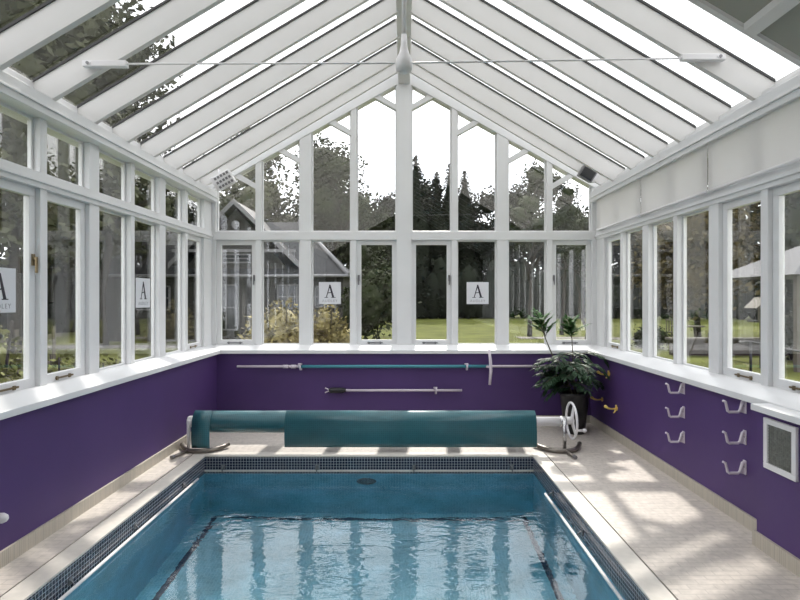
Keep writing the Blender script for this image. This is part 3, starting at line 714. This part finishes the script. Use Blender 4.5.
tree(2.0, 54, 13.6, 3.4, FOL, 'rounded dark tree mass behind the first pointed conifers', 88, leaf=.5, n=3400, cb=.02)
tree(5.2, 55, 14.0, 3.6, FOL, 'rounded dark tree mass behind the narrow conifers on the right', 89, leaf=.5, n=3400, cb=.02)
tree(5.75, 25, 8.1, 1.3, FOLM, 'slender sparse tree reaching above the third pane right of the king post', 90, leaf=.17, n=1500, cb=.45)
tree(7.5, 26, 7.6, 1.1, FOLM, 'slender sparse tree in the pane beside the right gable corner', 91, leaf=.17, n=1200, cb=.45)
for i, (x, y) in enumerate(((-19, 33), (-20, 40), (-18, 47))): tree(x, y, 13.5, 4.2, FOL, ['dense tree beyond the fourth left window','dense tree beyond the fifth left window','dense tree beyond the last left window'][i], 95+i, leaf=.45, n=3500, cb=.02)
# hedge closing the lawn
mb = MB(); rr = random.Random(5)
hb = MB()
for k in range(70):
    x = -14+k*.78; y = 46.5+.3*math.sin(k*1.7)-(max(0, x-20)*.35); hh = 2.0+.35*math.sin(k*.9)+.25*math.sin(k*2.3)
    hb.ball((x, y, hh), 1.0, 2, (1.0, .8, hh+.3), .25); foliage(hb, (x, y, hh), 1.05, (1.05, .85, hh+.2), 90, .5, rr)
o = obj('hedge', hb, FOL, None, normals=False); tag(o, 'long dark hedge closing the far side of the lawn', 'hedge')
hb = MB()
for k in range(30):
    y = 2+k*1.1; x = -17.5+.4*math.sin(k*2.1)
    hb.ball((x, y, 1.2), 1.0, 2, (.8, 1.0, 2.2), .25); foliage(hb, (x, y, 1.2), 1.02, (.85, 1.0, 2.2), 90, .35, rr)
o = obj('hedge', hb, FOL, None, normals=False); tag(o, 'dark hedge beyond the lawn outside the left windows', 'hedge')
# golden cedar and others to the right
tree(13.2, 24.5, 9.5, 3.0, FOLO, 'broad tree with golden tips outside the right windows', 60, leaf=.3, n=7000, cb=.1)
tree(17.5, 23.0, 11.0, 3.4, FOLM, 'large tree behind the summerhouse', 61, leaf=.32, n=6000, cb=.08)
tree(22, 20.0, 10.0, 3.4, FOLM, 'large tree right of the summerhouse', 62, leaf=.34, n=4000, cb=.08)
tree(6.3, 19.0, 4.6, .9, FOLM, 'slim young tree on the right lawn', 63, leaf=.16, n=1500, cb=.35)
def shrub(x, y, r, h, m, lb, seed, leaf=.07, n=1500, grp='shrubs outside the windows'):
    rr = random.Random(seed); t = thing('garden_shrub', (x, y, GZ), lb, 'shrub', grp); mb = MB()
    for k in range(5): a = k*1.3; mb.tube([(x, y, GZ-.02), (x+r*.3*math.cos(a), y+r*.3*math.sin(a), GZ+h*.5), (x+r*.5*math.cos(a), y+r*.5*math.sin(a), GZ+h*.8)], [.02,.014,.008], 6)
    obj('stem', mb, BARK, t); mb = MB()
    for k in range(6):
        a = k*1.05+rr.random(); q_ = r*.45 if k else 0; R = r*.62; zc = GZ+h*(.35+.25*rr.random()) if k else GZ+h*.6
        cc = (x+q_*math.cos(a), y+q_*math.sin(a), zc); hz = min((GZ+h-zc)/(R*.98), 1.4); mb.ball(cc, R*.7, 2, (1, 1, hz), .4); foliage(mb, cc, R, (1, 1, hz), n//6, leaf, rr)
    obj('foliage', mb, m, t, normals=False)
shrub(-2.15, 9.6, .66, 1.98, FOLY, 'yellow variegated shrub behind the third back window from the left', 70, .09, 2600)
shrub(-1.32, 9.3, .52, 1.98, FOLY, 'yellow variegated shrub behind the left A sticker', 71, .09, 2600)
shrub(-.42, 10.3, .36, 1.12, FOLY, 'small yellow shrub behind the casement left of the king post', 72, .08, 1300)
shrub(-1.0, 19.5, 1.3, 3.3, FOLM, 'large green bush at the right end of the house', 73, .2, 2600)
shrub(-3.4, 4.45, .42, 1.95, FOLG, 'tall yellow shrub close outside the nearest left window', 74, .07, 2200)
shrub(-3.3, 5.25, .38, 1.50, FOLG, 'low yellow shrub outside the second left window', 75, .07, 1800)
shrub(-3.3, 6.0, .36, 1.32, FOLG, 'low yellow shrub outside the third left window', 76, .07, 1800)
shrub(-3.4, 6.8, .35, 1.1, FOLM, 'low green shrub outside the fourth left window', 77, .07, 1400)
shrub(8.6, 19.0, .6, .75, FOLM, 'small green shrub by the low wall on the right', 78, .12, 1500)
shrub(11.0, 15.5, .7, 1.5, FOLM, 'green shrub beside the summerhouse', 79, .12, 1500)

# house beyond the back windows
hs = thing('house', (-6.5, 24.5, GZ), 'grey boarded house with dark slate roof and white bargeboards', 'house')
mb = MB(); mb.box(-12.0, -2.45, 22.0, 27.0, GZ, 2.55); mb.prism([(-9.05,21.95,2.5),(-4.45,21.95,2.5),(-6.75,21.95,5.2)], (0, 2.5, 0)); obj('wall', mb, BOARD, hs)
mb = MB(); e0, r0 = 2.48, 5.0
A = [(-12.3,21.6,e0),(-2.2,21.6,e0),(-2.2,27.4,e0),(-12.3,27.4,e0)]; R1, R2 = (-11.0,24.5,r0), (-4.7,24.5,r0)
mb.poly([A[0],A[1],R2,R1]); mb.poly([A[1],A[2],R2]); mb.poly([A[2],A[3],R1,R2]); mb.poly([A[3],A[0],R1]); mb.poly(A[::-1])
mb.prism([(-6.75,21.7,5.5),(-4.25,21.7,3.05),(-4.25,21.7,2.9),(-6.75,21.7,5.35)], (0,2.9,0)); mb.prism([(-6.75,21.7,5.5),(-9.25,21.7,3.05),(-9.25,21.7,2.9),(-6.75,21.7,5.35)], (0,2.9,0))
obj('roof', mb, SLATE, hs)
mb = MB()
for s in (-1, 1): mb.prism([(-6.75,21.62,5.55),(-6.75+s*2.6,21.62,3.0),(-6.75+s*2.6,21.62,2.78),(-6.75,21.62,5.33)], (0,.07,0))
mb.tube([(-4.7,24.5,r0+.03),(-2.2,21.6,e0+.03)], .09, 8)
mb.box(-9.2, -4.3, 21.63, 21.7, 3.42, 3.54)
obj('bargeboard', mb, XWHITE, hs)
mb = MB(); mb.tube([(-12.3,21.55,e0),(-2.2,21.55,e0)], .06, 8); mb.tube([(-2.75,21.9,e0),(-2.75,21.9,GZ)], .04, 8); obj('gutter', mb, XWHITE, hs)
mb = MB(); mb.lathe((-6.75, 21.9, 4.55), [(.16,-.03),(.16,.0),(.10,.05)], 14, 'y'); obj('gable_roundel', mb, XWHITE, hs)
def hwin(x0, x1, z0, z1, nx, y=21.97):
    mb = MB(); f = .06
    mb.box(x0, x1, y-.05, y+.04, z0, z0+f); mb.box(x0, x1, y-.05, y+.04, z1-f, z1)
    for k in range(nx+1): xx = x0+(x1-x0-f)*k/nx; mb.box(xx, xx+f, y-.05, y+.04, z0, z1)
    mb.box(x0, x1, y-.04, y+.03, (z0+z1)/2-.02, (z0+z1)/2+.02)
    w_ = obj('window', mb, XWHITE, hs); mb = MB(); mb.box(x0+.02, x1-.02, y-.02, y+.02, z0+.02, z1-.02); obj('pane', mb, DGLASS, w_)
hwin(-5.1, -3.9, 1.15, 2.15, 3); hwin(-7.6, -6.7, .3, 2.15, 2); hwin(-3.6, -2.8, 1.2, 2.1, 2); hwin(-7.9, -5.6, 3.0, 3.38, 4, 21.93); hwin(-10.8, -9.4, 1.1, 2.1, 3)
mb = MB()
for k in range(16): xx = -5.9+k*.2; mb.box(xx-.035, xx+.035, 21.0, 21.03, GZ, GZ+1.15+.04*math.sin(k))
mb.box(-6.0, -2.8, 21.03, 21.06, .1, .17); mb.box(-6.0, -2.8, 21.03, 21.06, .7, .77)
o = obj('picket_fence', mb, GWOOD); tag(o, 'grey picket fence in front of the house, behind the yellow shrubs', 'fence')
# outbuilding outside the left windows
g = thing('outbuilding', (-15.5, 13.5, GZ), 'dark boarded outbuilding outside the nearest left window', 'building')
mb = MB(); mb.box(-16.5, -10.9, 10.6, 13.6, GZ, 2.9); obj('wall', mb, BOARD, g)
mb = MB(); mb.prism([(-10.6,10.3,2.8),(-10.6,13.9,2.8),(-10.6,12.1,4.6)], (-6.2,0,0)); obj('roof', mb, SLATE, g)
mb = MB(); mb.box(-10.89, -10.84, 11.5, 12.5, .9, 2.0); obj('window', mb, DGLASS, g)
mb = MB()
for k in range(14): yy = 8.6+k*.3; mb.box(-8.03, -8.0, yy-.05, yy+.05, GZ, GZ+1.1)
mb.box(-8.06, -8.03, 8.4, 12.8, .1, .18); mb.box(-8.06, -8.03, 8.4, 12.8, .7, .78)
o = obj('picket_fence', mb, GWOOD); tag(o, 'grey picket fence outside the nearest left window', 'fence')

# right hand garden: low wall, handrail, summerhouse, table and chairs
mb = MB(); mb.box(8.2, 17.5, 16.6, 16.9, GZ, .32); o = obj('garden_wall', mb, BRICKW); tag(o, 'low brown brick garden wall outside the right windows', 'wall')
mb = MB(); mb.box(8.1, 17.6, 16.55, 16.95, .32, .38); o = obj('wall_coping', mb, PAVE, None); 
gw = bpy.data.objects['garden_wall']; o.parent = gw
hr = thing('garden_handrail', (7.62, 12, GZ), 'black iron handrail beside the steps outside the right windows', 'handrail')
mb = MB()
for (x, y, h) in ((7.62, 12, .78), (8.6, 11.1, .55)):
    mb2 = MB(); mb2.tube([(x, y, GZ-.01), (x, y, GZ+h)], .028, 8); obj('post', mb2, BLACKM, hr)
mb.tube([(7.45, 12.15, .62), (7.62, 12, .64), (8.6, 11.1, .40), (8.9, 10.9, .38)], .022, 8); obj('rail', mb, BLACKM, hr)
gz = thing('summerhouse', (10.9, 14.3, GZ), 'open summerhouse with pale hipped roof on dark posts', 'summerhouse')
mb = MB(); b4 = [(9.0,12.6,2.15),(12.8,12.6,2.15),(12.8,16.2,2.15),(9.0,16.2,2.15)]; ap = (10.9,14.4,3.15)
for k in range(4): mb.poly([b4[k], b4[(k+1)%4], ap])
mb.poly(b4[::-1]); obj('roof', mb, XROOF, gz)
for x, y in ((9.3,12.9),(12.5,12.9),(12.5,15.9),(9.3,15.9)):
    mb = MB(); mb.box(x-.06, x+.06, y-.06, y+.06, GZ, 2.16); obj('post', mb, GWOOD, gz)
tb = thing('garden_table', (10.4, 20.0, GZ), 'round garden table on the right lawn', 'table')
mb = MB(); mb.lathe((10.4, 20, GZ+.70), [(.55,0),(.56,.02),(.54,.04)], 24); obj('table_top', mb, GWOOD, tb)
for k in range(4):
    a = k*PI/2+.4; mb = MB(); mb.tube([(10.4+.4*math.cos(a), 20+.4*math.sin(a), GZ), (10.4+.3*math.cos(a), 20+.3*math.sin(a), GZ+.71)], .025, 6); obj('leg', mb, GWOOD, tb)
ch = thing('garden_chair', (0, 0, 0), '', 'chair', 'chairs around the garden table')
mb = MB(); mb.box(-.24, .24, -.24, .24, .42, .45); obj('seat', mb, GWOOD, ch)
mb = MB(); mb.box(-.24, .24, .21, .24, .88, .95)
for k in range(5): mb.box(-.22+k*.1, -.18+k*.1, .21, .235, .45, .9)
obj('backrest', mb, GWOOD, ch)
for sx in (-1, 1):
    for sy in (-1, 1): mb = MB(); mb.box(sx*.22-.02, sx*.22+.02, sy*.22-.02, sy*.22+.02, 0, .43); obj('leg', mb, GWOOD, ch)
for i, (x, y, rt, lb) in enumerate(((9.3, 20.0, PI/2, 'grey wooden garden chair left of the garden table'), (11.5, 20.0, -PI/2, 'grey wooden garden chair right of the garden table'), (10.4, 21.0, 0, 'grey wooden garden chair behind the garden table'))):
    c_ = ch if i == 0 else copy_tree(ch); c_.location = (x, y, GZ); c_.rotation_euler = (0, 0, rt); c_['label'] = lb
bt = thing('bird_table', (8.9, 13.6, GZ), 'dark bird table on a slim post outside the right windows', 'bird table')
mb = MB(); mb.tube([(8.9,13.6,GZ),(8.9,13.6,1.25)], .04, 8); obj('post', mb, BLACKM, bt)
mb = MB(); mb.box(8.68, 9.12, 13.38, 13.82, 1.0, 1.04); obj('tray', mb, BLACKM, bt)
mb = MB(); mb.prism([(8.62,13.34,1.35),(9.18,13.34,1.35),(8.9,13.34,1.62)], (0,.52,0)); mb.box(8.70,8.73,13.4,13.43,1.04,1.36); mb.box(9.07,9.10,13.4,13.43,1.04,1.36); obj('roof', mb, GWOOD, bt)
